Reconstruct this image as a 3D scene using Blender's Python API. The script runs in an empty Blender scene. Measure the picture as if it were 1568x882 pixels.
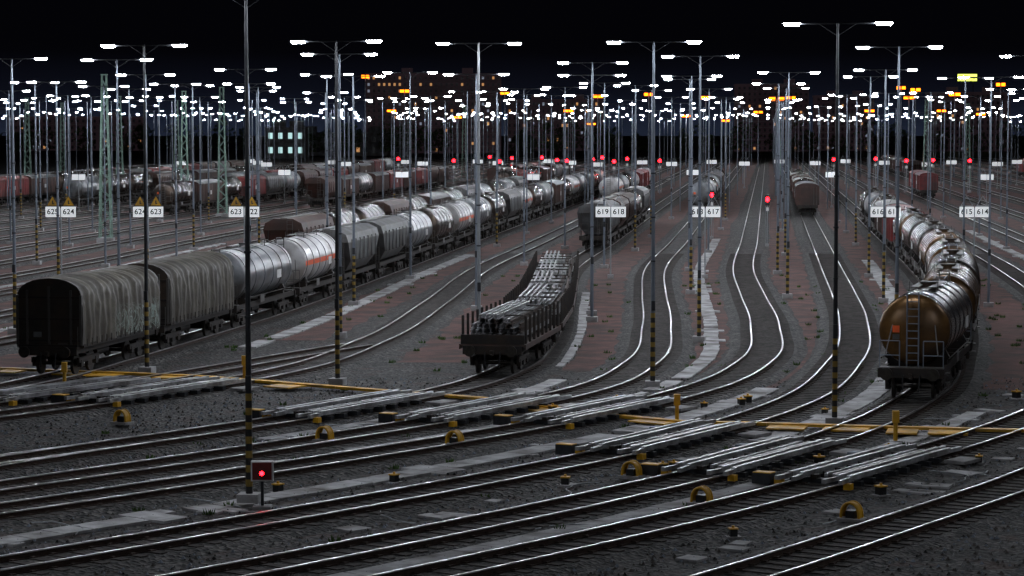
import bpy, math, random
from mathutils import Vector, Matrix
random.seed(7)
S = bpy.context.scene
COL = S.collection
S.view_settings.view_transform = 'Standard'
S.view_settings.look = 'None'
S.view_settings.exposure = 0

# ---------------------------------------------------------------- materials
def new_mat(name):
    m = bpy.data.materials.new(name); m.use_nodes = True
    nt = m.node_tree
    return m, nt, nt.nodes['Principled BSDF']

def mat(name, col, rough=0.6, metal=0.0, var=0.35, scale=3.0, bump=0.0, bscale=None, dirt=None, dirt_amt=0.5, rnd=0.0, graffiti=False, glow=0):
    m, nt, b = new_mat(name)
    N, L = nt.nodes, nt.links
    tc = N.new('ShaderNodeTexCoord')
    src = tc.outputs['Object']
    n = N.new('ShaderNodeTexNoise'); n.inputs['Scale'].default_value = scale
    n.inputs['Detail'].default_value = 6; n.inputs['Roughness'].default_value = 0.65
    L.new(src, n.inputs['Vector'])
    r = N.new('ShaderNodeValToRGB')
    c0 = [c*(1-var) for c in col]; c1 = [min(1, c*(1+var)) for c in col]
    r.color_ramp.elements[0].position = 0.3; r.color_ramp.elements[0].color = (*c0, 1)
    r.color_ramp.elements[1].position = 0.7; r.color_ramp.elements[1].color = (*c1, 1)
    L.new(n.outputs['Fac'], r.inputs['Fac'])
    out = r.outputs['Color']
    if dirt:
        n2 = N.new('ShaderNodeTexNoise'); n2.inputs['Scale'].default_value = scale*0.45
        n2.inputs['Detail'].default_value = 8; L.new(src, n2.inputs['Vector'])
        r2 = N.new('ShaderNodeValToRGB'); r2.color_ramp.elements[0].position = 0.42; r2.color_ramp.elements[1].position = 0.66
        r2.color_ramp.elements[1].color = (dirt_amt,)*3+(1,)
        L.new(n2.outputs['Fac'], r2.inputs['Fac'])
        mx = N.new('ShaderNodeMixRGB'); mx.inputs['Color2'].default_value = (*dirt, 1)
        L.new(r2.outputs['Color'], mx.inputs['Fac']); L.new(out, mx.inputs['Color1']); out = mx.outputs['Color']
    if graffiti:
        sp = N.new('ShaderNodeSeparateXYZ'); L.new(tc.outputs['Object'], sp.inputs[0])
        mz = N.new('ShaderNodeMapRange'); mz.inputs['From Min'].default_value=2.75; mz.inputs['From Max'].default_value=2.3
        L.new(sp.outputs['Z'], mz.inputs['Value'])
        my = N.new('ShaderNodeMapRange'); my.inputs['From Min'].default_value=-1.5; my.inputs['From Max'].default_value=0.2
        L.new(sp.outputs['Y'], my.inputs['Value'])
        wv = N.new('ShaderNodeTexNoise'); wv.inputs['Scale'].default_value=1.1; wv.inputs['Detail'].default_value=1.5; wv.inputs['Distortion'].default_value=2.5
        L.new(tc.outputs['Object'], wv.inputs['Vector'])
        rg = N.new('ShaderNodeValToRGB'); ee=rg.color_ramp.elements
        rg.color_ramp.interpolation='CONSTANT'
        ee[0].position=0; ee[0].color=(0,0,0,1); ee[1].position=.46; ee[1].color=(.8,.8,.8,1)
        q=ee.new(.52); q.color=(0,0,0,1); q=ee.new(.56); q.color=(.55,.55,.55,1); q=ee.new(.60); q.color=(0,0,0,1)
        L.new(wv.outputs['Fac'], rg.inputs['Fac'])
        a1=N.new('ShaderNodeMath'); a1.operation='MULTIPLY'; L.new(mz.outputs[0],a1.inputs[0]); L.new(my.outputs[0],a1.inputs[1])
        a2=N.new('ShaderNodeMath'); a2.operation='MULTIPLY'; L.new(a1.outputs[0],a2.inputs[0]); L.new(rg.outputs['Color'],a2.inputs[1])
        mx = N.new('ShaderNodeMixRGB'); mx.inputs['Color2'].default_value = (.30,.38,.34, 1)
        L.new(a2.outputs[0], mx.inputs['Fac']); L.new(out, mx.inputs['Color1']); out = mx.outputs['Color']
    if rnd:
        oi = N.new('ShaderNodeObjectInfo')
        mr = N.new('ShaderNodeMapRange'); mr.inputs['To Min'].default_value = 1-rnd; mr.inputs['To Max'].default_value = 1+rnd
        L.new(oi.outputs['Random'], mr.inputs['Value'])
        ml = N.new('ShaderNodeMixRGB'); ml.blend_type = 'MULTIPLY'; ml.inputs['Fac'].default_value = 1
        L.new(out, ml.inputs['Color1']); L.new(mr.outputs['Result'], ml.inputs['Color2']); out = ml.outputs['Color']
    L.new(out, b.inputs['Base Color'])
    b.inputs['Roughness'].default_value = rough
    b.inputs['Metallic'].default_value = metal
    if glow:
        L.new(out, b.inputs['Emission Color']); b.inputs['Emission Strength'].default_value = glow
    if bump:
        nb = N.new('ShaderNodeTexNoise'); nb.inputs['Scale'].default_value = bscale or scale*4
        nb.inputs['Detail'].default_value = 4; L.new(src, nb.inputs['Vector'])
        bp = N.new('ShaderNodeBump'); bp.inputs['Strength'].default_value = bump; bp.inputs['Distance'].default_value = 0.05
        L.new(nb.outputs['Fac'], bp.inputs['Height']); L.new(bp.outputs['Normal'], b.inputs['Normal'])
    return m

def gravel(name, ca, cb, scale=14, patch=None):
    m, nt, b = new_mat(name)
    N, L = nt.nodes, nt.links
    tc = N.new('ShaderNodeTexCoord')
    v = N.new('ShaderNodeTexVoronoi'); v.inputs['Scale'].default_value = scale
    L.new(tc.outputs['Object'], v.inputs['Vector'])
    sp = N.new('ShaderNodeSeparateColor'); L.new(v.outputs['Color'], sp.inputs['Color'])
    r = N.new('ShaderNodeValToRGB')
    r.color_ramp.elements[0].color = (*ca, 1); r.color_ramp.elements[1].color = (*cb, 1)
    r.color_ramp.elements[0].position = 0.35
    L.new(sp.outputs[0], r.inputs['Fac'])
    n = N.new('ShaderNodeTexNoise'); n.inputs['Scale'].default_value = 0.5; n.inputs['Detail'].default_value = 10
    n.inputs['Roughness'].default_value = 0.75
    L.new(tc.outputs['Object'], n.inputs['Vector'])
    r2 = N.new('ShaderNodeValToRGB'); r2.color_ramp.elements[0].position = 0.32; r2.color_ramp.elements[1].position = 0.7
    r2.color_ramp.elements[0].color = (0.28, 0.27, 0.26, 1); r2.color_ramp.elements[1].color = (1.5, 1.48, 1.45, 1)
    L.new(n.outputs['Fac'], r2.inputs['Fac'])
    mm = N.new('ShaderNodeMixRGB'); mm.blend_type = 'MULTIPLY'; mm.inputs['Fac'].default_value = 1
    L.new(r.outputs['Color'], mm.inputs['Color1']); L.new(r2.outputs['Color'], mm.inputs['Color2'])
    out = mm.outputs['Color']
    if patch:
        n3 = N.new('ShaderNodeTexNoise'); n3.inputs['Scale'].default_value = 0.9; n3.inputs['Detail'].default_value = 8
        L.new(tc.outputs['Object'], n3.inputs['Vector'])
        r3 = N.new('ShaderNodeValToRGB'); r3.color_ramp.elements[0].position = 0.54; r3.color_ramp.elements[1].position = 0.66
        L.new(n3.outputs['Fac'], r3.inputs['Fac'])
        mx = N.new('ShaderNodeMixRGB'); mx.inputs['Color2'].default_value = (*patch, 1)
        L.new(r3.outputs['Color'], mx.inputs['Fac']); L.new(out, mx.inputs['Color1']); out = mx.outputs['Color']
    L.new(out, b.inputs['Base Color']); b.inputs['Roughness'].default_value = 0.8
    bp = N.new('ShaderNodeBump'); bp.inputs['Strength'].default_value = 1.0; bp.inputs['Distance'].default_value = 0.08
    L.new(v.outputs['Distance'], bp.inputs['Height']); L.new(bp.outputs['Normal'], b.inputs['Normal'])
    return m

def emis(name, col, st):
    m = bpy.data.materials.new(name); m.use_nodes = True
    nt = m.node_tree; nt.nodes.clear()
    e = nt.nodes.new('ShaderNodeEmission'); o = nt.nodes.new('ShaderNodeOutputMaterial')
    e.inputs['Color'].default_value = (*col, 1); e.inputs['Strength'].default_value = st
    nt.links.new(e.outputs[0], o.inputs[0]); return m

M = {}
M['ground'] = gravel('yard_gravel', (0.008, 0.008, 0.0085), (0.105, 0.10, 0.097), 8, patch=(0.042, 0.024, 0.019))
M['ballast'] = gravel('ballast_stone', (0.011, 0.011, 0.012), (0.125, 0.118, 0.113), 8)
M['path'] = mat('red_sand_path', (0.112, 0.05, 0.042), 0.95, var=0.5, scale=1.2, bump=0.4, bscale=20, dirt=(0.038, 0.028, 0.025), dirt_amt=0.85)
M['conc'] = mat('concrete_slab', (0.46, 0.46, 0.47), 0.85, var=0.35, scale=1.7, bump=0.2, bscale=20, dirt=(0.12, 0.105, 0.095), dirt_amt=0.85)
M['rail'] = mat('rail_head_steel', (0.72, 0.70, 0.70), 0.33, 1.0, var=0.25, scale=1.2)
M['rust'] = mat('rail_rust', (0.045, 0.027, 0.02), 0.8, 0.2, scale=4)
M['sleeper'] = mat('sleeper_concrete', (0.055, 0.047, 0.043), 0.9, scale=2, var=0.6)
M['galv'] = mat('galvanised_steel', (0.36, 0.38, 0.40), 0.5, 0.6, var=0.15, scale=2)
M['galvf'] = mat('dark_bluish_steel', (0.17, 0.195, 0.235), 0.6, 0.4, var=0.15, scale=2)  # darker, bluer version of the galvanised steel
M['rung'] = mat('ladder_steel', (0.10, 0.095, 0.09), 0.5, 0.5, var=0.2, scale=3)
M['darksteel'] = mat('dark_paint_and_backlit_steel', (0.033, 0.035, 0.04), 0.55, 0.4, scale=3)
M['frame'] = mat('wagon_frame_steel', (0.022, 0.019, 0.018), 0.65, 0.3, scale=4, dirt=(0.05, 0.03, 0.018))
M['wheel'] = mat('wheel_steel', (0.045, 0.04, 0.035), 0.5, 0.7, scale=5)
M['yellow'] = mat('yellow_paint', (0.72, 0.38, 0.012), 0.55, var=0.2, scale=2, dirt=(0.2, 0.12, 0.03), dirt_amt=0.8)
M['stripe'] = mat('faded_yellow_paint', (0.26, 0.17, 0.03), 0.6, var=0.3, scale=3)
M['black'] = mat('black_paint', (0.012, 0.012, 0.013), 0.5, scale=5)
M['white'] = mat('white_plate', (0.75, 0.75, 0.75), 0.5, var=0.06, scale=4)
M['signw'] = mat('sign_plate_added_glow', (0.78, 0.8, 0.82), 0.5, var=0.04, scale=4, glow=0.55)  # weak emission added so the white plates read bright
M['tarp'] = mat('grey_tarpaulin', (0.10, 0.088, 0.067), 0.55, var=0.55, scale=1.1, bump=0.8, bscale=2.5, dirt=(0.04, 0.033, 0.026), dirt_amt=0.85, rnd=0.1)
M['tarpg'] = mat('graffiti_tarpaulin', (0.10, 0.088, 0.067), 0.55, var=0.55, scale=1.1, bump=0.8, bscale=2.5, dirt=(0.04, 0.033, 0.026), dirt_amt=0.85, graffiti=True)
M['endwall'] = mat('wagon_end_wall', (0.03, 0.025, 0.021), 0.45, 0.2, scale=2.5, dirt=(0.06, 0.036, 0.024), dirt_amt=0.7)
M['t_grey'] = mat('tank_grey', (0.24, 0.26, 0.285), 0.3, 0.15, var=0.35, scale=1.1, dirt=(0.07, 0.058, 0.048), dirt_amt=0.85, rnd=0.25)
M['t_dark'] = mat('tank_dark', (0.055, 0.05, 0.05), 0.25, 0.5, var=0.4, scale=1.3, dirt=(0.10, 0.06, 0.035), dirt_amt=0.7, rnd=0.3)
M['t_ochre'] = mat('tank_ochre', (0.15, 0.078, 0.026), 0.27, 0.5, var=0.45, scale=1.2, dirt=(0.045, 0.032, 0.025), dirt_amt=0.9, rnd=0.25)
M['t_white'] = mat('tank_white', (0.52, 0.52, 0.53), 0.3, 0.0, var=0.2, scale=1.1, dirt=(0.16, 0.13, 0.11), dirt_amt=0.8, rnd=0.1)
M['orange'] = mat('orange_band', (0.8, 0.11, 0.02), 0.45, var=0.15, scale=2)
M['redbox'] = mat('red_wagon_paint', (0.24, 0.025, 0.024), 0.5, var=0.3, scale=1.2, dirt=(0.05, 0.022, 0.02), dirt_amt=0.8, rnd=0.3)
M['greybox'] = mat('grey_wagon_paint', (0.15, 0.157, 0.163), 0.5, var=0.35, scale=1.2, dirt=(0.06, 0.047, 0.038), dirt_amt=0.8, rnd=0.25)
M['brownbox'] = mat('brown_wagon_paint', (0.07, 0.03, 0.022), 0.55, var=0.3, scale=1.2, dirt=(0.03, 0.022, 0.018), dirt_amt=0.8, rnd=0.25)
M['beam'] = mat('steel_bar_load', (0.32, 0.32, 0.34), 0.42, 0.5, var=0.5, scale=3, dirt=(0.08, 0.055, 0.045), dirt_amt=0.6)
M['retard'] = mat('retarder_steel', (0.50, 0.51, 0.53), 0.4, 0.5, var=0.35, scale=3, dirt=(0.11, 0.09, 0.078), dirt_amt=0.8)
M['lattice'] = mat('lattice_green_steel', (0.2, 0.3, 0.25), 0.6, 0.2, scale=3)
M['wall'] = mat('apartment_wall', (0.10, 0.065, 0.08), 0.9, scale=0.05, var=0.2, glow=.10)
M['glassd'] = mat('dark_window', (0.02, 0.022, 0.03), 0.3, scale=1)
M['foliage'] = mat('night_foliage', (0.04, 0.06, 0.025), 0.9, scale=0.3, var=0.6)
M['weed'] = mat('trackside_weed', (0.05, 0.10, 0.02), 0.9, scale=3, var=0.6)
M['bark'] = mat('bark', (0.06, 0.045, 0.035), 0.9, scale=3)
M['lamp'] = emis('lamp_glass_white', (0.87, 0.92, 1.0), 460)
M['lampf'] = emis('distant_lamp_glass_white', (0.87, 0.92, 1.0), 620)
M['sodium'] = emis('sodium_glass', (1.0, 0.165, 0.004), 7)
M['red'] = emis('red_signal_glass', (1.0, 0.003, 0.006), 45)
M['win_w'] = emis('lit_window_warm', (1.0, 0.5, 0.2), .45)
M['win_c'] = emis('lit_window_cool', (0.7, 0.8, 1.0), .22)
M['hall'] = emis('lit_hall_window', (0.6, 0.95, 0.95), .8)
M['ysign'] = emis('lit_sign_yellow', (0.85, 1.0, 0.12), 2.5)

# ---------------------------------------------------------------- mesh builder
class MB:
    def __init__(s): s.v=[]; s.f=[]; s.m=[]; s.sm=[]; s.names=[]
    def mi(s, n):
        if n not in s.names: s.names.append(n)
        return s.names.index(n)
    def add(s, vs, fs, m, sm=False):
        o = len(s.v); s.v += vs; k = s.mi(m)
        for f in fs: s.f.append(tuple(i+o for i in f)); s.m.append(k); s.sm.append(sm)
    def box(s, c, d, m, rz=0, rx=0, ry=0):
        x,y,z = [a/2 for a in d]
        vs = [(sx*x, sy*y, sz*z) for sz in (-1,1) for sy in (-1,1) for sx in (-1,1)]
        if rz or rx or ry:
            R = Matrix.Rotation(rz,3,'Z') @ Matrix.Rotation(ry,3,'Y') @ Matrix.Rotation(rx,3,'X')
            vs = [tuple(R@Vector(v)) for v in vs]
        vs = [(v[0]+c[0], v[1]+c[1], v[2]+c[2]) for v in vs]
        s.add(vs, [(0,2,3,1),(4,5,7,6),(0,1,5,4),(2,6,7,3),(0,4,6,2),(1,3,7,5)], m)
    def cyl(s, a, b, r, m, n=8, r2=None, cap=True, sm=True):
        a=Vector(a); b=Vector(b); d=(b-a).normalized()
        u = d.orthogonal().normalized(); w = d.cross(u)
        r2 = r if r2 is None else r2
        vs=[]
        for p,rr in ((a,r),(b,r2)):
            for i in range(n):
                t=2*math.pi*(i+0.5)/n
                vs.append(tuple(p+(u*math.cos(t)+w*math.sin(t))*rr))
        fs=[(i,(i+1)%n,n+(i+1)%n,n+i) for i in range(n)]
        s.add(vs, fs, m, sm)
        if cap:
            s.add(vs[:n], [tuple(reversed(range(n)))], m); s.add(vs[n:], [tuple(range(n))], m)
    def lathe_y(s, prof, zc, m, n=36):
        vs=[]
        for (y,r) in prof:
            for i in range(n):
                t=2*math.pi*i/n; vs.append((r*math.cos(t), y, zc+r*math.sin(t)))
        fs=[]
        for j in range(len(prof)-1):
            for i in range(n):
                fs.append((j*n+i, j*n+(i+1)%n, (j+1)*n+(i+1)%n, (j+1)*n+i))
        s.add(vs, fs, m, True)
    def mesh(s, name):
        me = bpy.data.meshes.new(name)
        me.from_pydata(s.v, [], s.f)
        for n in s.names: me.materials.append(M[n])
        me.polygons.foreach_set('material_index', s.m)
        me.polygons.foreach_set('use_smooth', s.sm)
        me.update(); return me
    def obj(s, name, loc=(0,0,0), rz=0):
        return inst(s.mesh(name), name, loc, rz)

def inst(me, name, loc=(0,0,0), rz=0, sc=None, parent=None):
    o = bpy.data.objects.new(name, me); o.location = loc; o.rotation_euler = (0,0,rz)
    if sc: o.scale = sc
    COL.objects.link(o)
    if parent: o.parent = parent
    return o

# ---------------------------------------------------------------- tracks
SL = 0.103
def tail(x, y): return [(x-36, y-45), (x-24.6, y-32), (x-12.8, y-18), (x-5.2, y-8), (x, y)]
X179 = lambda n: 13.5+(617.5-n)*6.5
TP = {
 613: tail(9.8,64)+[(15.6,73.5),(22,87),(28,103),(33,125),(38.5,150)],
 614: tail(11,75.3)+[(17,85.5),(23,99),(28,120),(32.5,148)],
 615: tail(7.7,77.2)+[(12.6,87),(15.9,96),(20.1,114),(24,135),(27.2,157)],
 616: tail(5.1,81.8)+[(10.2,92.5),(15,111),(18.6,135),(21,157)],
 617: tail(3.6,90.7)+[(8,100),(11,111),(13.3,130),(15,154)],
 618: tail(-.93,90.7)+[(3.2,99),(5.8,110),(7.6,130),(8.9,155)],
 619: tail(-5.9,91.7)+[(-2.2,99),(.1,108),(1.3,120),(2.5,148)],
 620: tail(-13.9,96.8)+[(-9.5,107),(-6.9,121),(-4.6,148)],
 621: [(-50,65),(-37,77),(-29,85),(-22.6,94),(-19.3,103),(-17.9,111),(-16.2,122),(-13.8,138),(-11.5,158)],
 622: [(-60,74),(-47,85),(-36,97),(-28,112),(-22.5,132),(-18.6,155)],
}
TP[623] = [(x-7.2, y+2) for x,y in TP[622]]
for n in range(624, 645): TP[n] = [(x-6.5*(n-623), y+1*(n-623)) for x,y in TP[623] if y+(n-623) < 172]
for n in range(603, 613): TP[n] = [(x+6.5*(613-n), y) for x,y in TP[613]][4:]
for n in TP:
    TP[n] = TP[n] + [(X179(n)+SL*(Y-179), Y) for Y in (179, 230, 400, 950)]
class Curve1:
    def __init__(s, pts):
        s.p = pts
        k=len(pts); s.t=[]
        d=[(pts[i+1][0]-pts[i][0])/(pts[i+1][1]-pts[i][1]) for i in range(k-1)]
        for i in range(k):
            if i==0: s.t.append(d[0])
            elif i==k-1: s.t.append(d[-1])
            else:
                h0=pts[i][1]-pts[i-1][1]; h1=pts[i+1][1]-pts[i][1]
                s.t.append((d[i-1]*h1+d[i]*h0)/(h0+h1))
    def __call__(s, Y):
        p=s.p
        if Y<=p[0][1]: return p[0][0]+s.t[0]*(Y-p[0][1])
        for i in range(len(p)-1):
            if Y<=p[i+1][1]:
                h=p[i+1][1]-p[i][1]; u=(Y-p[i][1])/h
                a=2*u**3-3*u**2+1; b=u**3-2*u**2+u; c=-2*u**3+3*u**2; d=u**3-u**2
                return a*p[i][0]+b*h*s.t[i]+c*p[i+1][0]+d*h*s.t[i+1]
        return p[-1][0]+s.t[-1]*(Y-p[-1][1])
    def slope(s,Y): return (s(Y+.05)-s(Y-.05))/.1
TR = {n: Curve1(p) for n,p in TP.items()}
XB = Curve1([(-62,45),(-36,75),(-24.5,88),(-17.9,96.8),(-13.7,105),(-10.2,113),(-7.3,119.4)])
# turnout legs in the foreground ladder
def leg(na, ya, nb, yb):
    A,B=TR[na],TR[nb]
    pts=[]
    for k in range(9):
        u=k/8; s=u*u*(3-2*u); Y=ya+(yb-ya)*u
        pts.append((A(Y)*(1-s)+B(Y)*s, Y))
    return Curve1(pts)

def polyline(c, y0, y1):
    pts=[]; Y=y0
    while Y < y1:
        x=c(Y); sl=c.slope(Y); pts.append((x,Y,sl))
        Y += 1.3 if Y<130 else (3 if Y<250 else 25)
    pts.append((c(y1), y1, c.slope(y1)))
    return pts
def ribbon(mb, pts, off, w, z0, z1, m, slope_w=0.0):
    vs=[]
    for (x,y,sl) in pts:
        L=math.hypot(1,sl); nx,ny = 1/L, -sl/L
        for (o,z) in ((off-w/2-slope_w,z0),(off-w/2,z1),(off+w/2,z1),(off+w/2+slope_w,z0)):
            vs.append((x+nx*o, y+ny*o, z))
    fs=[]
    for i in range(len(pts)-1):
        a=i*4; b=a+4
        for k in range(3): fs.append((a+k, a+k+1, b+k+1, b+k))
    fs.append((0,1,2,3)); e=(len(pts)-1)*4; fs.append((e+3,e+2,e+1,e))
    mb.add(vs, fs, m)

RT = 0.27
ball = MB(); rails = MB()
allT = [(n, TR[n], TP[n][0][1], 950) for n in TR] + [(620.5, XB, 45, 119.2), (618.3, leg(618,50,619,82), 50.2, 81.8), (617.3, leg(617,44,618,72), 44.2, 71.8), (620.3, leg(619,60,620,86),60.2,85.8)]
for idx,(n,c,y0,y1) in enumerate(sorted(allT, key=lambda a:a[0])):
    y0 = max(y0, 38); dzr = 0.0 if n==int(n) else -0.004
    pts = polyline(c, y0, y1)
    ribbon(ball, pts, 0, 2.9, 0.0, 0.07+0.0017*idx, 'ballast', 0.35)
    for sd in (-.7525,.7525):
        ribbon(rails, pts, sd, 0.14, 0.10, 0.125+dzr, 'rust')
        ribbon(rails, pts, sd, 0.03, 0.125, 0.235, 'rust')
        ribbon(rails, pts, sd, 0.07, 0.235, RT+dzr, 'rail')
    Y=y0
    lim = min(y1, 210)
    while Y<lim:
        sl=c.slope(Y); a=-math.atan(sl); x=c(Y)
        if abs(x) < .206*Y*1.3+8:
            rails.box((x,Y,0.065+0.0006*(idx%7)), (2.6,.26,.10), 'sleeper', rz=a)
            if Y<110:
                for sd in (-.7525,.7525):
                    dx,dy = math.cos(a)*sd, math.sin(a)*sd
                    rails.box((x+dx,Y+dy,0.12+0.0006*(idx%7)), (.36,.16,.05), 'rust', rz=a)
        Y += 0.62*math.cos(a)
ball.obj('track_ballast_bed'); rails.obj('railway_tracks')

g = MB(); g.add([(-3500,-600,0),(3500,-600,0),(3500,5000,0),(-3500,5000,0)],[(0,1,2,3)],'ground'); g.obj('ground')

# service paths between the tracks
paths = MB()
for n in range(604, 644):
    a, b = TR[n], TR[n+1]
    y0 = max(100, TP[n][0][1], TP[n+1][0][1]); y0 = {618:108,619:112,620:124}.get(n, y0)
    c = Curve1([((a(Y)+b(Y))/2, Y) for Y in [y0+i*6 for i in range(14)]+[210,400,940]])
    pts = polyline(c, y0, 940)
    vs=[]
    for (x,y,sl) in pts:
        gap = abs(a(y)-b(y))/math.hypot(1,sl); w = max(.2, min(gap-3.9, 3.2))
        L=math.hypot(1,sl); nx,ny=1/L,-sl/L
        wl=w/2*(1+.13*math.sin(y*.9+n)+.08*math.sin(y*2.3+n)); wr=w/2*(1+.13*math.sin(y*1.1+2*n)+.08*math.sin(y*2.7))
        vs += [(x-nx*wl,y-ny*wl,.012),(x+nx*wr,y+ny*wr,.012)]
    paths.add(vs, [(2*i,2*i+1,2*i+3,2*i+2) for i in range(len(pts)-1)], 'path')
paths.obj('red_service_paths')

# concrete trough covers / walkways : rows of slabs
slabs = MB()
def mid(n, Y, f=.5): return TR[n](Y)*(1-f)+TR[n+1](Y)*f
def slab_row(n, ya, yb, w=.8, f=.5, skip=.03):
    Y=ya
    while Y<yb:
        sl=(mid(n,Y+.1,f)-mid(n,Y-.1,f))/.2; a=-math.atan(sl)
        if random.random()>skip:
            j=(random.random()-.5)*.06
            ww = w*(1.9 if random.random()<.035 else 1)
            slabs.box((mid(n,Y,f)+j, Y, .035+random.random()*.012), (ww, .96, .07), 'conc', rz=a+(random.random()-.5)*.03)
        Y += 1.0*math.cos(a)
slab_row(614,56,92,.7); slab_row(616,50,100,.95); slab_row(617,74,99,.35); slab_row(618,84,104,.75)
slab_row(617,100,240,.75); slab_row(615,84,200,.9); slab_row(620,120,210,.9,.6); slab_row(613,100,260,.8)
slab_row(612,100,260,.8); slab_row(622,120,200,.7); slab_row(624,150,230,.6); slab_row(618,110,160,.5,.7)
for i in range(70):
    n=random.choice([613,614,615,616]); Y=random.uniform(58,98)
    slabs.box((mid(n,Y,random.uniform(.4,.6)),Y,.03),(random.uniform(.4,1.2),random.uniform(.3,.8),.06),'conc',rz=random.uniform(-.8,-.3))
slabs.obj('concrete_walkway_slabs')

# yellow cable-duct line crossing the fan
yl = MB()
yp = [(-27,109),(-22,107.3),(-13.3,104),(-7,99.5),(-1,95.2),(3.2,90),(6.0,87.6),(9,87),(13,86),(17.6,85),(24,83.5)]
for i in range(len(yp)-1):
    (xa,ya),(xb,yb)=yp[i],yp[i+1]; L=math.hypot(xb-xa,yb-ya); a=math.atan2(yb-ya,xb-xa)
    yl.box(((xa+xb)/2,(ya+yb)/2,.185),(L-.02,.36,.1),'yellow',rz=a)
    k=int(L/1.5)
    for j in range(k):
        t=(j+.3)/k
        if random.random()<.5:
            s=random.uniform(.7,1.5)
            yl.box((xa+(xb-xa)*t, ya+(yb-ya)*t-.25-s*.4,.155),(random.uniform(.9,1.7),s,.05),'yellow',rz=a)
yl.obj('yellow_cable_duct_crossing')

# ---------------------------------------------------------------- lamp masts
def mast_mesh(stripes=True, pole='galv', H=14.2, name='lamp_mast', k=1.0):
    b=MB()
    b.box((0,0,.15),(.6,.6,.3),'conc')
    if stripes:
        z=.3; q=0
        while z<3.0:
            r=(.115-.004*z)*k
            b.cyl((0,0,z),(0,0,z+.2),r+.006,'stripe' if q%2 else 'black',8,cap=True); z+=.2; q+=1
    b.cyl((0,0,.3),(0,0,7),.11*k,pole,8,r2=.085*k,cap=False)
    b.cyl((0,0,7),(0,0,H),.085*k,pole,8,r2=.05*k)
    b.box((.02,-.12,3.4),(.16,.1,.4),'darksteel')
    for z in (5.2,7,8.8): b.cyl((0,0,z),(0,0,z+.06),.1*k+.02,'darksteel',8)
    b.cyl((-1.35,0,H-.02),(1.35,0,H-.02),.03,'darksteel',6)
    b.cyl((0,0,H-.45),(.65,0,H-.03),.016,'darksteel',5); b.cyl((0,0,H-.45),(-.65,0,H-.03),.016,'darksteel',5)
    for sx in (-1,1):
        c=1.62*sx
        x0,x1=c-.33,c+.33
        vs=[(x0,-.15,H),(x1,-.15,H),(x1,.15,H),(x0,.15,H),(x0+.08,-.1,H+.09),(x1-.08,-.1,H+.09),(x1-.08,.1,H+.09),(x0+.08,.1,H+.09)]
        b.add(vs,[(0,3,2,1),(4,5,6,7),(0,1,5,4),(1,2,6,5),(2,3,7,6),(3,0,4,7)],'darksteel')
        vs=[(x0+.03,-.14,H-.004),(x1-.03,-.14,H-.004),(x1-.03,.14,H-.004),(x0+.03,.14,H-.004),
            (x0+.1,-.1,H-.09),(x1-.1,-.1,H-.09),(x1-.1,.1,H-.09),(x0+.1,.1,H-.09)]
        b.add(vs,[(4,7,6,5),(0,4,5,1),(1,5,6,2),(2,6,7,3),(3,7,4,0)],'lamp')
    return b.mesh(name)
mm_s = mast_mesh(True,'galvf',k=.9); mm_p = mast_mesh(False,'galv',k=.9); mm_q = mast_mesh(False,'galvf',k=.8); mm_d = mast_mesh(True,'darksteel',k=.85)  # mm_d poles take a dark colour that paints in their backlit shade
near = [(-7.4,69.4,'d'),(11.5,88,'d'),(5.75,101,'s'),(-1.5,112,'p'),(-7.2,102,'d'),(-15.8,107,'d'),(17.4,112,'s'),(9.3,123,'s'),
        (4.4,136,'q'),(-8.7,125.5,'s'),(-20.3,128,'q'),(-25.7,128,'s'),(27,128,'s'),(-31,118,'s'),
        (20,60,'s'),(-20,62,'s'),(22,38,'s'),(-18,36,'s'),(28,92,'s'),(9,22,'s')]  # masts on this row stand out of view, added to light the foreground
for x,y,k in near:
    inst({'d':mm_d,'s':mm_s,'p':mm_p,'q':mm_q}[k],'lamp_mast',(x,y,0),random.uniform(-.25,-.02),(1,1,random.uniform(.99,1.02)))
farb = []
row=0; Yr=150
while Yr<830:
    for n in range(603,645):
        if Yr>360 and (n+row)%2: continue
        jy=((n*37+row*11)%17-8)*1.3
        Y=Yr+jy
        if n+1 not in TR: continue
        x=mid(n,Y,.62 if Y<200 else .5)
        if abs(x)>.206*Y*1.06+9: continue
        if Y<300: inst(random.choice([mm_s,mm_q,mm_q]),'lamp_mast',(x,Y,0),random.uniform(-.25,0),(1,1,random.uniform(.96,1.03)))
        else: farb.append((x,Y,random.uniform(.94,1.06)))
    Yr+=34+row*0.8; row+=1
fm=MB()
for x,y,s in farb:
    H=14.2*s
    fm.cyl((x,y,0),(x,y,H),.085,'galvf',5,r2=.05,cap=False)
    fm.box((x,y,H),(2.6,.06,.05),'darksteel')
    for sx in (-1,1):
        fm.box((x+1.62*sx,y,H-.055),(.44,.24,.1),'lampf'); fm.box((x+1.62*sx,y,H+.035),(.5,.26,.06),'darksteel')
fm.obj('distant_lamp_masts')

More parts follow.
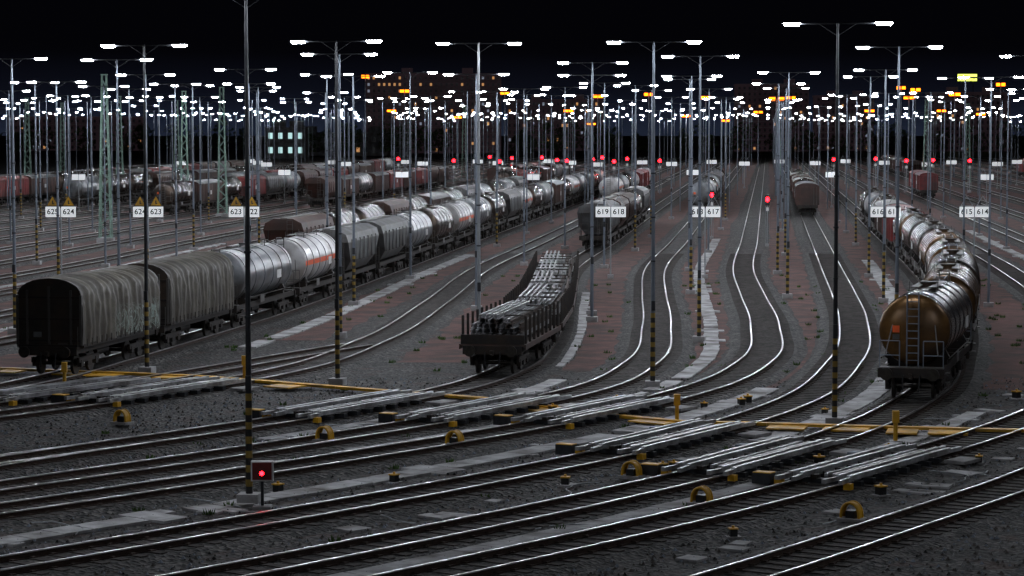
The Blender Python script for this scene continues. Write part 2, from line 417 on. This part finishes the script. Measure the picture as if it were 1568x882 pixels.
# lattice catenary masts
lb=MB()
Hh=15.7
for sx in(-1,1):
    for sy in(-1,1):
        lb.cyl((sx*.55,sy*.55,0),(sx*.2,sy*.2,Hh),.07,'lattice',4)
z=0;k=0
while z<Hh-.8:
    w0=.55-.35*z/Hh; z2=z+.85; w1=.55-.35*z2/Hh
    for sy in (-1,1):
        s=1 if k%2 else -1
        lb.cyl((s*w0,sy*w0,z),(-s*w1,sy*w1,z2),.038,'lattice',4,cap=False)
        lb.cyl((sy*w0,s*w0,z),(sy*w1,-s*w1,z2),.038,'lattice',4,cap=False)
    z=z2;k+=1
lb.box((0,0,.25),(1.5,1.5,.5),'conc'); lb.box((0,0,Hh),(.6,.6,.1),'lattice')
lm=lb.mesh('lattice_mast')
for x,y in [(-38,232),(-35,300),(-43.5,330),(-60,380),(-58,430),(-85,470),(70,420),(88,480),(60,560),(-10,520),(-77,395)]:
    inst(lm,'lattice_mast',(x,y,0))

# ---------------------------------------------------------------- wagons
def bogie(b, yc, wb=1.8):
    for dy in (-wb/2, wb/2):
        for sx in (-.75,.75):
            b.cyl((sx-.06,yc+dy,.46),(sx+.06,yc+dy,.46),.46,'wheel',18)
            b.box((sx*1.32,yc+dy,.48),(.18,.3,.3),'frame')
        b.cyl((-1,yc+dy,.46),(1,yc+dy,.46),.08,'wheel',8)
    for sx in (-1,1):
        b.box((sx*1.0,yc,.62),(.12,wb+.7,.22),'frame'); b.box((sx*1.02,yc,.42),(.14,.5,.2),'frame')
    b.box((0,yc,.68),(2.0,.4,.26),'frame')
def under(b, L, bo=2.0):
    for sx in (-1,1): b.box((sx*1.12,0,1.08),(.12,L,.26),'frame')
    b.box((0,0,1.05),(.5,L-.1,.3),'frame')
    for k in range(-3,4): b.box((0,k*L/7,1.08),(2.15,.12,.2),'frame')
    for e in (-1,1):
        b.box((0,e*(L/2+.04),1.06),(2.5,.12,.36),'frame')
        for sx in (-.875,.875):
            b.cyl((sx,e*(L/2+.1),1.06),(sx,e*(L/2+.5),1.06),.11,'frame',10)
            b.cyl((sx,e*(L/2+.5),1.06),(sx,e*(L/2+.58),1.06),.24,'wheel',16)
        b.cyl((0,e*(L/2),1.0),(0,e*(L/2+.4),.85),.05,'wheel',6)
        b.cyl((.35,e*(L/2+.12),1.0),(.3,e*(L/2+.2),.35),.035,'black',6)
        b.cyl((-.3,e*(L/2+.12),1.0),(-.28,e*(L/2+.2),.4),.03,'black',6)
        b.box((0,e*(L/2+.2),.95),(.16,.3,.2),'frame')
    for e in (-1,1): bogie(b, e*(L/2-bo))
    b.box((-.4,.6,.75),(.7,1.0,.35),'frame'); b.cyl((.5,-1.2,.7),(.5,.4,.7),.18,'frame',10)
def railing(b, L, e, z0=1.22, h=1.05, m='rung'):
    y=e*(L/2-.1)
    for x in (-1.2,-.45,.45,1.2): b.cyl((x,y,z0),(x,y,z0+h),.022,m,5)
    for z in (z0+.5,z0+h):
        b.cyl((-1.2,y,z),(-.45,y,z),.022,m,5); b.cyl((.45,y,z),(1.2,y,z),.022,m,5)
def tank_wagon(name, m, L=13.0, R=1.36, band=False, endm=None):
    b=MB(); under(b,L)
    zc=1.26+R; h=L/2-.75
    prof=[]
    for k in range(9):
        t=k/8*math.pi/2; prof.append((-h-.42*math.cos(t)+.42, max(.01,R*math.sin(t)) if k else .01))
    n=14
    for k in range(1,n): prof.append((-h+.42+(2*h-.84)*k/n, R))
    prof += [(-y,r) for y,r in reversed(prof[:9])]
    if endm:
        b.lathe_y(prof[:9],zc,endm); b.lathe_y(prof[8:],zc,m)
    else: b.lathe_y(prof,zc,m)
    for k in range(6):
        y=-h+.9+(2*h-1.8)*k/5
        b.lathe_y([(y-.05,R),(y-.05,R+.025),(y+.05,R+.025),(y+.05,R)],zc,m if not band else 't_grey')
    if band:
        vs=[]
        for y in (-h+.42,h-.42):
            for t in (-.12,-.02,.09): vs.append(((R+.006)*math.cos(t),y,zc+(R+.006)*math.sin(t)))
        b.add(vs,[(0,1,4,3),(1,2,5,4)],'orange',True)
        vs=[(-v[0],v[1],v[2]) for v in vs]; b.add(vs,[(0,3,4,1),(1,4,5,2)],'orange',True)
    for y in (-L/2+2.4,L/2-2.4):
        b.box((0,y,1.3),(2.3,.35,.4),'frame')
        for sx in (-1,1): b.box((sx*1.0,y,1.6),(.3,.3,.5),'frame',ry=-sx*.5)
    b.cyl((0,0,zc+R-.1),(0,0,zc+R+.16),.32,m,16); b.cyl((0,0,zc+R+.16),(0,0,zc+R+.2),.36,'frame',16)
    for sx in (-.35,.35): b.box((sx,.2,zc+R+.08),(.3,4.2,.03),'rung')
    for y in (-1.8,2.2):
        for sx in (-.55,.55): b.cyl((sx,y,zc+R-.05),(sx,y,zc+R+.3),.018,'rung',4)
    for e in (-1,1):
        b.box((0,e*(L/2-.28),1.24),(2.4,.6,.05),'rung')
        railing(b,L,e,m='galvf' if endm else 'rung')
        y=e*(L/2-.5); lm_='galvf' if endm else 'rung'
        for sx in (-.22,.22):
            b.cyl((sx,y,1.25),(sx,y,zc+R+.12),.03,lm_,5); b.cyl((sx,y,zc+R+.12),(sx,e*(L/2-2.0),zc+R+.06),.025,lm_,5)
        z=1.5
        while z<zc+R+.1: b.cyl((-.22,y,z),(.22,y,z),.018,lm_,4); z+=.28
        if e<0:
            b.box((-.66,e*(h+.02),zc+.05),(.26,.02,.26),'orange'); b.box((-.66,e*(h+.025),zc-.25),(.26,.02,.2),'rung')
            for sx in (-1.0,1.0): b.cyl((sx,e*(L/2-.1),1.7),(sx*.75,e*(h-.3),zc+.5),.025,'rung',5)
    for sx in (-1,1):
        b.box((sx*1.33,-1.5,1.32),(.02,.9,.4),'greybox')
        b.box((sx*1.36,2.2,zc-.2),(.03,1.0,.45),'white')
        for z in (1.1,.75): b.box((sx*1.25,-L/2+1,z-.1),(.2,.4,.03),'rung')
        b.cyl((sx*1.28,-h+.6,1.5),(sx*1.28,h-.6,1.5),.03,'frame',5)
    return b.mesh(name)

def tarp_wagon(name, L=11.6, tm='tarp'):
    b=MB(); under(b,L)
    b.box((0,0,1.27),(2.7,L,.12),'frame')
    def section(o, sag):
        W=1.42+o; pts=[(-W,1.3),(-W-.02,2.0),(-W+.0,2.9),(-W+.05,3.3)]
        for k in range(1,12):
            t=math.pi*(1-k/12); pts.append(((W-.05)*math.cos(t),3.3+(.78+o*.6-sag)*math.sin(t)**.85))
        pts += [(W-.05,3.3),(W,2.9),(W+.02,2.0),(W,1.3)]
        return pts
    ys=[]; y=-L/2+.2
    while y<L/2-.2: ys.append(y); y+=.1
    vs=[];
    for y in ys:
        ph=abs(math.sin(y*math.pi/.62+.5*math.sin(y*1.3)))
        for (i,(x,z)) in enumerate(section(.06*(1-ph)**.8+.02*math.sin(y*4.1), .10*ph+.04*math.sin(y*.8))):
            wob=.035*math.sin(z*4+y*3.1)+.02*math.sin(z*9-y*6.3)
            dz=(.05*ph*math.sin(y*2.2) if i in (0,18) else 0)
            vs.append((x+(wob if x>0 else -wob), y, z+dz))
    m=19; k=len(ys)
    b.add(vs,[(j*m+i,j*m+i+1,(j+1)*m+i+1,(j+1)*m+i) for j in range(k-1) for i in range(m-1)],tm,True)
    for e in (-1,1):
        ye=e*(L/2-.1)
        sec=section(.03,0)
        vs=[(x,ye-e*.15,z) for x,z in sec]+[(x,ye,z) for x,z in sec]
        b.add(vs,[(i,i+1,i+20,i+19) for i in range(18)],'rung')
        b.add(vs[19:],[tuple(range(19))],'endwall')
        for x in (-.95,0,.95): b.box((x,ye+e*.035,2.45),(.09,.07,2.3 if x else 2.6),'rung')
        for z in (1.5,2.4,3.3): b.box((0,ye+e*.03,z),(2.7,.05,.08),'frame')
        for sx in (-1,1): b.box((sx*1.38,ye+e*.03,2.35),(.1,.08,2.1),'rung')
        b.box((-.5,ye+e*.06,1.75),(.35,.02,.22),'greybox'); b.box((.6,ye+e*.08,1.35),(.4,.02,.12),'greybox')
        b.cyl((-1.3,ye+e*.2,1.2),(-1.3,ye+e*.2,2.1),.02,'rung',5); b.cyl((1.3,ye+e*.2,1.2),(1.3,ye+e*.2,2.1),.02,'rung',5)
    for sx in (-1,1):
        b.box((sx*1.44,0,1.28),(.05,L-.4,.14),'frame')
        y=-L/2+.6
        while y<L/2-.4: b.box((sx*1.475,y,1.4),(.02,.05,.3),'frame'); y+=.62
    return b.mesh(name)

def box_wagon(name, m, L=13.5, hgt=3.9, roof='greybox'):
    b=MB(); under(b,L)
    zt=hgt-.45
    b.box((0,0,(1.25+zt)/2),(2.75,L,zt-1.25),m)
    prof=[(1.4*math.cos(math.pi*(1-k/8)), zt+.005+.45*math.sin(math.pi*k/8)) for k in range(9)]
    vs=[(x,y,z) for y in (-L/2-.03,L/2+.03) for x,z in prof]
    b.add(vs,[(i,i+1,i+10,i+9) for i in range(8)],roof,True); b.add(vs[:9],[tuple(range(9))],m); b.add(vs[9:],[tuple(reversed(range(9)))],m)
    for sx in (-1,1):
        y=-L/2+.3
        while y<L/2: b.box((sx*1.395,y,(1.25+zt)/2),(.05,.08,zt-1.3),m); y+=.82
        b.box((sx*1.43,0,(1.3+zt)/2),(.05,2.6,zt-1.4),m); b.box((sx*1.46,0,zt-.05),(.04,5.2,.07),'frame')
        b.box((sx*1.462,-.2,2.3),(.012,.8,.5),'white')
    for e in (-1,1):
        for x in (-.8,0,.8): b.box((x,e*(L/2+.03),(1.25+zt)/2),(.1,.08,zt-1.3),m)
        b.cyl((1.1,e*(L/2+.1),1.3),(1.1,e*(L/2+.1),zt),.02,'rung',4); b.cyl((.75,e*(L/2+.1),1.3),(.75,e*(L/2+.1),zt),.02,'rung',4)
    return b.mesh(name)

def hopper_wagon(name, m, L=12.5):
    b=MB(); under(b,L)
    vs=[]
    for (z,yh,w) in ((1.3,L/2-2.2,.9),(2.0,L/2-1.5,1.38),(3.2,L/2-.3,1.45),(3.7,L/2-.25,1.3),(4.0,L/2-.25,.7)):
        vs += [(-w,-yh,z),(w,-yh,z),(w,yh,z),(-w,yh,z)]
    fs=[(3,2,1,0)]
    for k in range(4):
        for i in range(4): fs.append((k*4+i,k*4+(i+1)%4,(k+1)*4+(i+1)%4,(k+1)*4+i))
    fs.append((16,17,18,19))
    b.add(vs,fs,m)
    for k in range(7):
        y=-L/2+1.6+k*(L-3.2)/6
        for sx in (-1,1): b.box((sx*1.44,y,2.65),(.07,.1,1.4),m)
    b.box((0,0,4.04),(.5,L-1,.05),'rung')
    for e in (-1,1):
        railing(b,L,e)
        for sx in (-1,1): b.cyl((sx*1.1,e*(L/2-.15),1.2),(sx*1.1,e*(L/2-.35),3.3),.05,'frame',5)
        for sx in (.3,.7): b.cyl((sx,e*(L/2-.1),1.2),(sx,e*(L/2-.1),3.9),.02,'rung',5)
        z=1.5
        while z<3.9: b.cyl((.3,e*(L/2-.1),z),(.7,e*(L/2-.1),z),.014,'rung',4); z+=.3
    return b.mesh(name)

def flat_wagon(name, L=10.5, seed=1, load='beam'):
    rr=random.Random(seed)
    b=MB(); under(b,L,1.8)
    b.box((0,0,1.25),(2.75,L,.09),'brownbox')
    for sx in (-1,1):
        y=-L/2+.5
        while y<L/2-.3:
            b.box((sx*1.34,y,1.85),(.1,.12,1.25),'frame'); y+=1.19
        b.box((sx*1.4,0,1.2),(.05,L,.22),'brownbox')
    for e in (-1,1):
        b.box((0,e*(L/2-.04),1.5),(2.7,.07,.4),'frame')
    for y in (-3.6,-1.2,1.2,3.6): b.box((0,y,1.37),(2.4,.15,.14),'sleeper')
    z=1.5
    for lay in range(5):
        nb=9 if lay<3 else (7 if lay==3 else 4)
        for i in range(nb):
            wd=2.2 if lay<3 else (1.7 if lay==3 else 1.0)
            x=-wd/2+wd*(i+.5)/nb+(-.25 if lay==4 else 0)
            Lb=L-.9-rr.random()*1.2; sh=(rr.random()-.5)*.9
            zz=z+lay*.21
            lm_=load if rr.random()<.75 else 'rust'
            b.box((x,sh,zz),(.17,Lb,.025),lm_); b.box((x,sh,zz+.15),(.10,Lb,.04),lm_); b.box((x,sh,zz+.075),(.03,Lb,.125),lm_)
    for y in (-3,0,3): b.box((0,y,z+.86),(1.9,.08,.07),'sleeper')
    return b.mesh(name)

W = {
 'tarp': (tarp_wagon('tarpaulin_wagon'), 11.6, 'tarpaulin_wagon'),
 'tarpg': (tarp_wagon('tarpaulin_wagon_graffiti',L=10.6,tm='tarpg'), 10.6, 'tarpaulin_wagon'),
 'tg': (tank_wagon('tank_wagon_grey','t_grey'), 13.0, 'tank_wagon'),
 'tw': (tank_wagon('tank_wagon_white','t_white',band=True), 13.0, 'tank_wagon'),
 'td': (tank_wagon('tank_wagon_dark','t_dark',L=12.4,endm='t_ochre'), 12.4, 'tank_wagon'),  # ochre near end paints in the reflection of sodium light
 'tr': (tank_wagon('tank_wagon_ochre','t_ochre',L=12.4), 12.4, 'tank_wagon'),
 'tk': (tank_wagon('tank_wagon_black','t_dark',L=12.4), 12.4, 'tank_wagon'),
 'hg': (hopper_wagon('hopper_wagon','greybox'), 12.5, 'hopper_wagon'),
 'hb': (hopper_wagon('hopper_wagon_b','brownbox'), 12.5, 'hopper_wagon'),
 'br': (box_wagon('boxcar_red','redbox',roof='redbox'), 13.5, 'boxcar'),
 'bb': (box_wagon('boxcar_brown','brownbox'), 13.5, 'boxcar'),
 'fl': (flat_wagon('flat_wagon'), 10.5, 'loaded_flat_wagon'),
 'fm': (flat_wagon('flat_wagon_b',seed=5), 10.5, 'loaded_flat_wagon'),
}
def train(n, y0, kinds):
    c=TR[n]; Y=y0
    for k in kinds:
        me,L,nm=W[k]
        sl=c.slope(Y+L/2); ca=1/math.hypot(1,sl)
        ya=Y; yb=Y+(L)*ca; xa,xb=c(ya),c(yb)
        inst(me,nm,((xa+xb)/2,(ya+yb)/2,RT),-math.atan2(xb-xa,yb-ya))
        Y=yb+1.25*ca
R=random.Random(3)
train(621,103,['tarpg','tarp','tg','tw','hg','hg','tg','tk','tw','tg','tk','hg','tw','tk','tg','bb','tk','tw','tg','hg','tk','tg'])
train(619,103.5,['fl','fm','fl','fm','fl'])
train(619,212,['hg','hb','hb','tk','hg'])
train(615,93.6,['td','tr','tk','td','tr','tk','tk','td','br','bb','tk','tg','tk'])
train(618,300,['tg','tg','tk','tg','hg','bb','tg','tk'])
train(616,300,['bb','tk','bb','hb','tk','bb','tk'])
train(613,375,['br','br']); train(620,330,['tw','tg','tk','tg','br','br','tw'])
train(622,175,['hb','tk','tk','hb','tk','bb','tk','hg','tg','tk','tg','hg'])
kk=['tk','tk','bb','hb','hg','br','tk','br','tg','bb','hb']
for n,y in ((626,330),(628,300),(629,365),(631,330),(633,310),(634,400),(630,440),(624,430),(612,520),(608,430),(623,380)):
    train(n,y,[R.choice(kk) for _ in range(9)])

# ---------------------------------------------------------------- retarders and trackside equipment
def retarder(name, L=7.6):
    b=MB()
    for y in [-L/2+.5+i*.85 for i in range(int(L/.85))]:
        b.box((0,y,.22),(2.3,.22,.14),'darksteel')
        for x in (-.35,.35,): b.box((x,y,.33),(.2,.3,.12),'frame')
    for x,h in ((-.93,.42),(-.57,.42),(.57,.42),(.93,.42)):
        b.box((x,0,h),(.15,L,.15),'retard')
        for e in (-1,1): b.box((x+(-.05 if (abs(x)<.7)==(x>0) else .05),e*(L/2+.38),h-.03),(.12,.8,.12),'retard',rz=e*(.1 if (abs(x)<.7)==(x>0) else -.1))
    for x in (-.12,.14): b.box((x,.3,.36),(.1,L-.8,.1),'retard')
    b.box((-1.65,-L/2-.3,.28),(.6,.4,.32),'darksteel'); b.box((-1.65,-L/2-.3,.455),(.56,.36,.03),'yellow')
    b.box((-1.1,-L/2-.4,.27),(.24,.22,.2),'yellow'); b.box((1.1,-L/2-.4,.24),(.22,.22,.18),'yellow')
    b.box((-1.2,L/2+.6,.17),(1.3,.7,.12),'conc',rz=.2); b.box((1.5,L/2-.2,.14),(.7,1.1,.1),'conc',rz=-.1)
    b.box((-1.6,L/2-1.5,.24),(.3,.5,.24),'galvf')
    for k in range(3): b.cyl((-1.6+.12*k,-L/2,.2),(-1.3,L/2-1-k,.16),.025,'black',5)
    return b.mesh(name)
rm=retarder('rail_retarder')
for n,Y in ((614,75.3),(615,77.2),(616,82),(617,90.0),(618,90.7),(619,91.9),(620,97)):
    c=TR[n]; inst(rm,'rail_retarder',(c(Y),Y,.0),-math.atan(c.slope(Y)))
inst(rm,'rail_retarder',(XB(97.3),97.3,0),-math.atan(XB.slope(97.3)))

hb=MB() # yellow hoop guard over a wheel sensor
for e in (-.16,.16):
    pts=[(.3*math.cos(math.pi*k/10)*1.0, e, .12+.48*math.sin(math.pi*k/10)**.7) for k in range(11)]
    for i in range(10): hb.cyl(pts[i],pts[i+1],.045,'yellow',6)
vs=[]
for k in range(11):
    for e in (-.16,.16): vs.append((.31*math.cos(math.pi*k/10), e, .125+.49*math.sin(math.pi*k/10)**.7))
hb.add(vs,[(2*i,2*i+1,2*i+3,2*i+2) for i in range(10)],'yellow',True)
hb.box((0,0,.2),(.3,.3,.3),'black'); hb.box((0,0,.06),(.8,.6,.1),'conc')
hm=hb.mesh('sensor_hoop_guard')
for x,y in [(9.1,66),(5.3,68.8),(3.6,74.2),(-1.9,81.8),(-6.3,83),(-13.9,88)]:
    inst(hm,'sensor_hoop_guard',(x,y,.05),-.5,(.85,.85,.85))
sb=MB()
sb.box((0,0,.2),(.35,.35,.4),'black'); sb.box((0,0,.43),(.42,.42,.06),'yellow'); sb.cyl((0,0,.46),(0,0,.56),.07,'yellow',8); sb.box((0,0,.03),(.7,.6,.06),'conc')
sm_=sb.mesh('track_junction_box')
for i in range(22):
    n=random.choice([613,614,615,616,616,617,618]); Y=random.uniform(60,100)
    inst(sm_,'track_junction_box',(mid(n,Y,random.choice([.4,.6])),Y,0),random.uniform(0,1.5),(random.uniform(.5,.7),)*3)
pb=MB()
pb.cyl((0,0,0),(0,0,1.15),.09,'yellow',8); pb.box((0,-.02,.95),(.26,.22,.42),'yellow'); pb.box((0,0,.05),(.5,.5,.1),'conc')
pm=pb.mesh('yellow_bollard_post')
for x,y in [(12.9,83),(-18.2,100.5),(-11.2,103.5),(5.9,88.3)]: inst(pm,'yellow_bollard_post',(x,y,0),0,(.85,.85,.95))
db=MB()
db.box((0,0,.45),(.08,.08,.9),'darksteel'); db.box((0,0,1.05),(.62,.16,.56),'white'); db.box((0,-.09,1.05),(.54,.02,.48),'redbox')
db.cyl((0,-.1,1.0),(0,-.16,1.0),.12,'black',14); db.cyl((0,-.16,1.0),(0,-.17,1.0),.06,'red',12); db.box((0,0,.04),(.5,.5,.08),'conc')
db.obj('dwarf_signal',(-6.95,68.6,0))

# cables, stones, weeds
cb=MB()
for i in range(26):
    n=random.choice([613,614,615,616,617,618]); Y=random.uniform(60,92); x=mid(n,Y,.4)
    a=random.uniform(0,6); p=(x,Y,.05)
    for k in range(10):
        a+=random.uniform(-.6,.6); q=(p[0]+.3*math.cos(a),p[1]+.3*math.sin(a),.05+random.random()*.05); cb.cyl(p,q,.018,'galv',4,cap=False); p=q
cb.obj('loose_cables')
st=MB(); rs=random.Random(11)
for i in range(11000):
    Y=rs.uniform(55,105); x=rs.uniform(-.23,.23)*Y; s=rs.uniform(.03,.075)
    a=rs.random()*6.28; c,sn=math.cos(a)*s,math.sin(a)*s
    z=rs.uniform(.0,.02)+.005
    st.add([(x-c,Y-sn,z),(x+sn,Y-c,z),(x+c,Y+sn,z),(x-sn,Y+c,z),(x,Y,z+s*1.1)],[(0,1,4),(1,2,4),(2,3,4),(3,0,4)],rs.choice(['ballast','greybox','sleeper','galvf']))
st.obj('loose_stones')
wd=MB()
for i in range(260):
    n=rs.choice([614,615,616,617,618,619,620,622,623]); Y=rs.uniform(62,180); x=mid(n,Y,rs.uniform(.25,.75))
    for k in range(14):
        a=rs.random()*6.28; r_=rs.uniform(.03,.16); h=rs.uniform(.06,.2)
        p=(x+r_*math.cos(a),Y+r_*math.sin(a)); wd.add([(p[0]-.03,p[1],.02),(p[0]+.03,p[1],.02),(p[0]+.06*math.cos(a),p[1]+.06*math.sin(a),.02+h)],[(0,1,2)],'weed')
wd.obj('trackside_weeds')

# ---------------------------------------------------------------- number sign posts
def sign_mesh(name, tri=False):
    b=MB()
    b.cyl((0,0,0),(0,0,5.0),.05,'galv',8); b.box((0,0,.15),(.4,.4,.3),'conc')
    for sx in (-.56,.56):
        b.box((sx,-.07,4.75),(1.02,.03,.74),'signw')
        for z in (4.36,5.14): b.box((sx,-.075,z),(1.04,.03,.03),'black')
        vs=[(sx-.42,-.08,5.18),(sx+.42,-.08,5.18),(sx,-.08,5.88)]
        if tri:
            b.add(vs,[(0,1,2)],'yellow'); b.add([(x,-.06,z) for x,_,z in vs],[(2,1,0)],'yellow')
            b.box((sx,-.09,5.43),(.08,.01,.26),'black'); b.box((sx+.03,-.09,5.35),(.14,.01,.06),'black')
            for i in range(3): b.cyl(vs[i],vs[(i+1)%3],.022,'black',5)
        else:
            for i in range(3): b.cyl(vs[i],vs[(i+1)%3],.022,'galv',5)
    b.cyl((-.8,-.03,4.75),(.8,-.03,4.75),.03,'galv',6)
    return b.mesh(name)
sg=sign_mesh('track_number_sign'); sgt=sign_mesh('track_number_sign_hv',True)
def digits(parent,txt,x):
    cu=bpy.data.curves.new('number_text','FONT'); cu.body=txt; cu.size=.55; cu.align_x='CENTER'; cu.align_y='CENTER'; cu.extrude=.004; cu.offset=.01
    o=bpy.data.objects.new('number_text',cu); cu.materials.append(M['black']); COL.objects.link(o); o.parent=parent
    o.location=(x,-.093,4.75); o.rotation_euler=(math.pi/2,0,0)
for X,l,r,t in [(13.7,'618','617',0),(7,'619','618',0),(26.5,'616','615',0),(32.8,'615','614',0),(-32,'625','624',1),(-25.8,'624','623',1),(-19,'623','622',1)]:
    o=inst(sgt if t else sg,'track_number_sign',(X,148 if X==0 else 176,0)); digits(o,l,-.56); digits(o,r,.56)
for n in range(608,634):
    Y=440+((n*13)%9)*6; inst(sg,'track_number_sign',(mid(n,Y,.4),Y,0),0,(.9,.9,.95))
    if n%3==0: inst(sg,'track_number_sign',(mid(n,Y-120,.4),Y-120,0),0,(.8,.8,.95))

# red light signals
rb=MB()
rb.cyl((0,0,0),(0,0,5.6),.07,'galv',8); rb.box((0,0,5.3),(.7,.2,1.2),'black'); rb.cyl((0,-.1,5.8),(0,-.35,5.8),.2,'black',12,cap=False)
rb.cyl((0,-.11,5.4),(0,-.14,5.4),.27,'red',14); rb.box((0,0,.2),(.5,.5,.4),'conc'); rb.box((0,-.12,4.3),(.4,.02,.4),'white')
for x in (-.3,.3): rb.cyl((x,.15,0),(x,.15,5.0),.02,'galv',4)
rm2=rb.mesh('rail_signal')
def at(px,py,z):
    Y=3800*(10.5-z)/(py-200); return ((px-784)/3800*Y, Y)
for px,py in [(750,240),(784,242),(853,245),(868,246),(922,241),(908,244),(960,243),(1276,244),(1387,246),(1428,245),(1484,246),(695,246),(610,243),(1010,246),(765,247),(830,241),(940,247),(1340,243)]:
    x,y=at(px,py,5.4); inst(rm2,'rail_signal',(x,y,0))
for px,py in [(1090,298),(1175,305)]:
    x,y=at(px,py,5.4*.8); inst(rm2,'rail_signal',(x,y,0),0,(.55,.7,.8))

# ---------------------------------------------------------------- background
def block(name, x, y, w, h, floors, cols, lit, rz=0, wm='wall', litm='win_w', top=None):
    r=random.Random(int(x*7+h)); b=MB(); d=14
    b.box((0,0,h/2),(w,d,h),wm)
    b.box((0,0,h+.4),(w+.6,d+.6,.8),wm)
    b.box((-w*.2,0,h+2),(5,5,2.6),wm); b.box((w*.25,0,h+2),(5,5,2.6),wm)
    fh=h/floors; cw=w/cols
    for i in range(floors):
        b.box((0,-d/2-.06,i*fh+.1),(w,.1,.25),'greybox')
        for j in range(cols):
            q=r.random(); p=lit if not (top and i>=floors-2) else top
            m=litm if q<p else ('win_c' if q<p+.06 else 'glassd')
            b.box((-w/2+cw*(j+.5),-d/2-.02,(i+.55)*fh),(cw*.42,.1,fh*.42),m)
            b.box((-w/2+cw*(j+.5),-d/2-.1,(i+.55)*fh-fh*.28),(cw*.6,.18,.12),'greybox')
    b.obj(name,(x,y,0),rz)
bx=lambda px,Y:(px-784)/3800*Y
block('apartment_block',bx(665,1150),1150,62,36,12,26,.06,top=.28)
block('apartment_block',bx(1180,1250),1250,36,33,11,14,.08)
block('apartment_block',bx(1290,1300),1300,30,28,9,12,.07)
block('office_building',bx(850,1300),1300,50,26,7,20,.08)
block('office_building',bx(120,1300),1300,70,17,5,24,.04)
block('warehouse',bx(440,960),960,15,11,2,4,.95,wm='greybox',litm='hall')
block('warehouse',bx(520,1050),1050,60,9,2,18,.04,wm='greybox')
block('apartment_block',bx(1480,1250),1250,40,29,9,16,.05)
sg2=MB(); sg2.box((0,0,2.5),(9.5,.6,3.4),'ysign'); sg2.box((0,.4,2.5),(9.9,.2,3.8),'darksteel')
for x in (-3,3): sg2.box((x,.4,-2.2),(.3,.3,6.4),'darksteel')
sg2.obj('rooftop_advertising_sign',(bx(1480,1244),1246,35.5-1.0))
ob=MB(); ob.cyl((0,0,0),(0,0,20),.16,'galvf',6,r2=.1); ob.cyl((-.9,0,20),(.9,0,20),.07,'galvf',5)
for sx in (-1,1):
    ob.box((sx*.6,0,20.45),(.9,.6,.14),'darksteel'); ob.box((sx*.6,0,20.03),(.8,.55,.7),'sodium')
om=ob.mesh('sodium_street_lamp')
for px,py,Y in [(1188,152,400),(1080,150,560),(1460,145,560),(1390,150,600),(1400,138,640),(915,148,620),(993,145,640),(870,170,650),(1378,135,700),(773,143,700),(560,118,800),(620,140,700),(1530,130,700),(1210,150,700),(1330,170,650),(600,170,700),(1440,170,700),(1160,172,700),(1110,185,700),(905,190,700),(700,180,700),(1500,175,700),(1050,178,700)]:
    z=10.5+(200-py)*Y/3800; inst(om,'sodium_street_lamp',(bx(px,Y),Y,0),random.uniform(-.5,.5),(1.2,1.2,z/20))
tb=MB()
r=random.Random(5)
for i in range(150):
    Y=r.uniform(985,1120); x=r.uniform(-330,330); h=r.uniform(7,15)
    tb.cyl((x,Y,0),(x,Y,h*.6),.25,'bark',5,r2=.1)
    for k in range(3): tb.cyl((x,Y,h*(.3+.1*k)),(x+r.uniform(-2,2),Y+r.uniform(-2,2),h*(.6+.1*k)),.1,'bark',4,r2=.04)
    for k in range(90):
        t=r.random()*6.28; u=r.random(); rr=h*.36*math.sqrt(r.random())*math.sin(math.pi*(.15+.8*u))+.3
        p=(x+rr*math.cos(t), Y+rr*math.sin(t), h*(.22+.8*u)); s=r.uniform(.5,1.3)
        a=r.random()*6.28; c,sn=math.cos(a)*s,math.sin(a)*s
        tb.add([(p[0]-c,p[1]-sn*.5,p[2]-s*.4),(p[0]+sn,p[1]+c*.4,p[2]-s*.2),(p[0]+c*.4,p[1],p[2]+s*.7)],[(0,1,2)],'foliage')
tb.obj('distant_tree_belt')

# ---------------------------------------------------------------- world
w=bpy.data.worlds.new('World'); S.world=w; w.use_nodes=True
nt=w.node_tree; bg=nt.nodes['Background']
tc=nt.nodes.new('ShaderNodeTexCoord'); sp=nt.nodes.new('ShaderNodeSeparateXYZ'); rp=nt.nodes.new('ShaderNodeValToRGB')
nt.links.new(tc.outputs['Generated'],sp.inputs[0]); nt.links.new(sp.outputs['Z'],rp.inputs['Fac']); nt.links.new(rp.outputs['Color'],bg.inputs['Color'])
e=rp.color_ramp.elements
e[0].position=0; e[0].color=(.011,.015,.028,1)
e[1].position=.5; e[1].color=(.0006,.0006,.0011,1)
a=e.new(.014); a.color=(.0038,.0046,.0088,1)
a=e.new(.032); a.color=(.0010,.0010,.0018,1)
bg.inputs['Strength'].default_value=1.0

# ---------------------------------------------------------------- camera
cam=bpy.data.cameras.new('Camera'); co=bpy.data.objects.new('Camera',cam); COL.objects.link(co)
cam.sensor_width=36; cam.lens=3800/1568*36; cam.clip_end=8000; cam.clip_start=.5
co.location=(0,0,10.5); co.rotation_euler=(math.pi/2-math.atan(241/3800),0,0)
S.camera=co
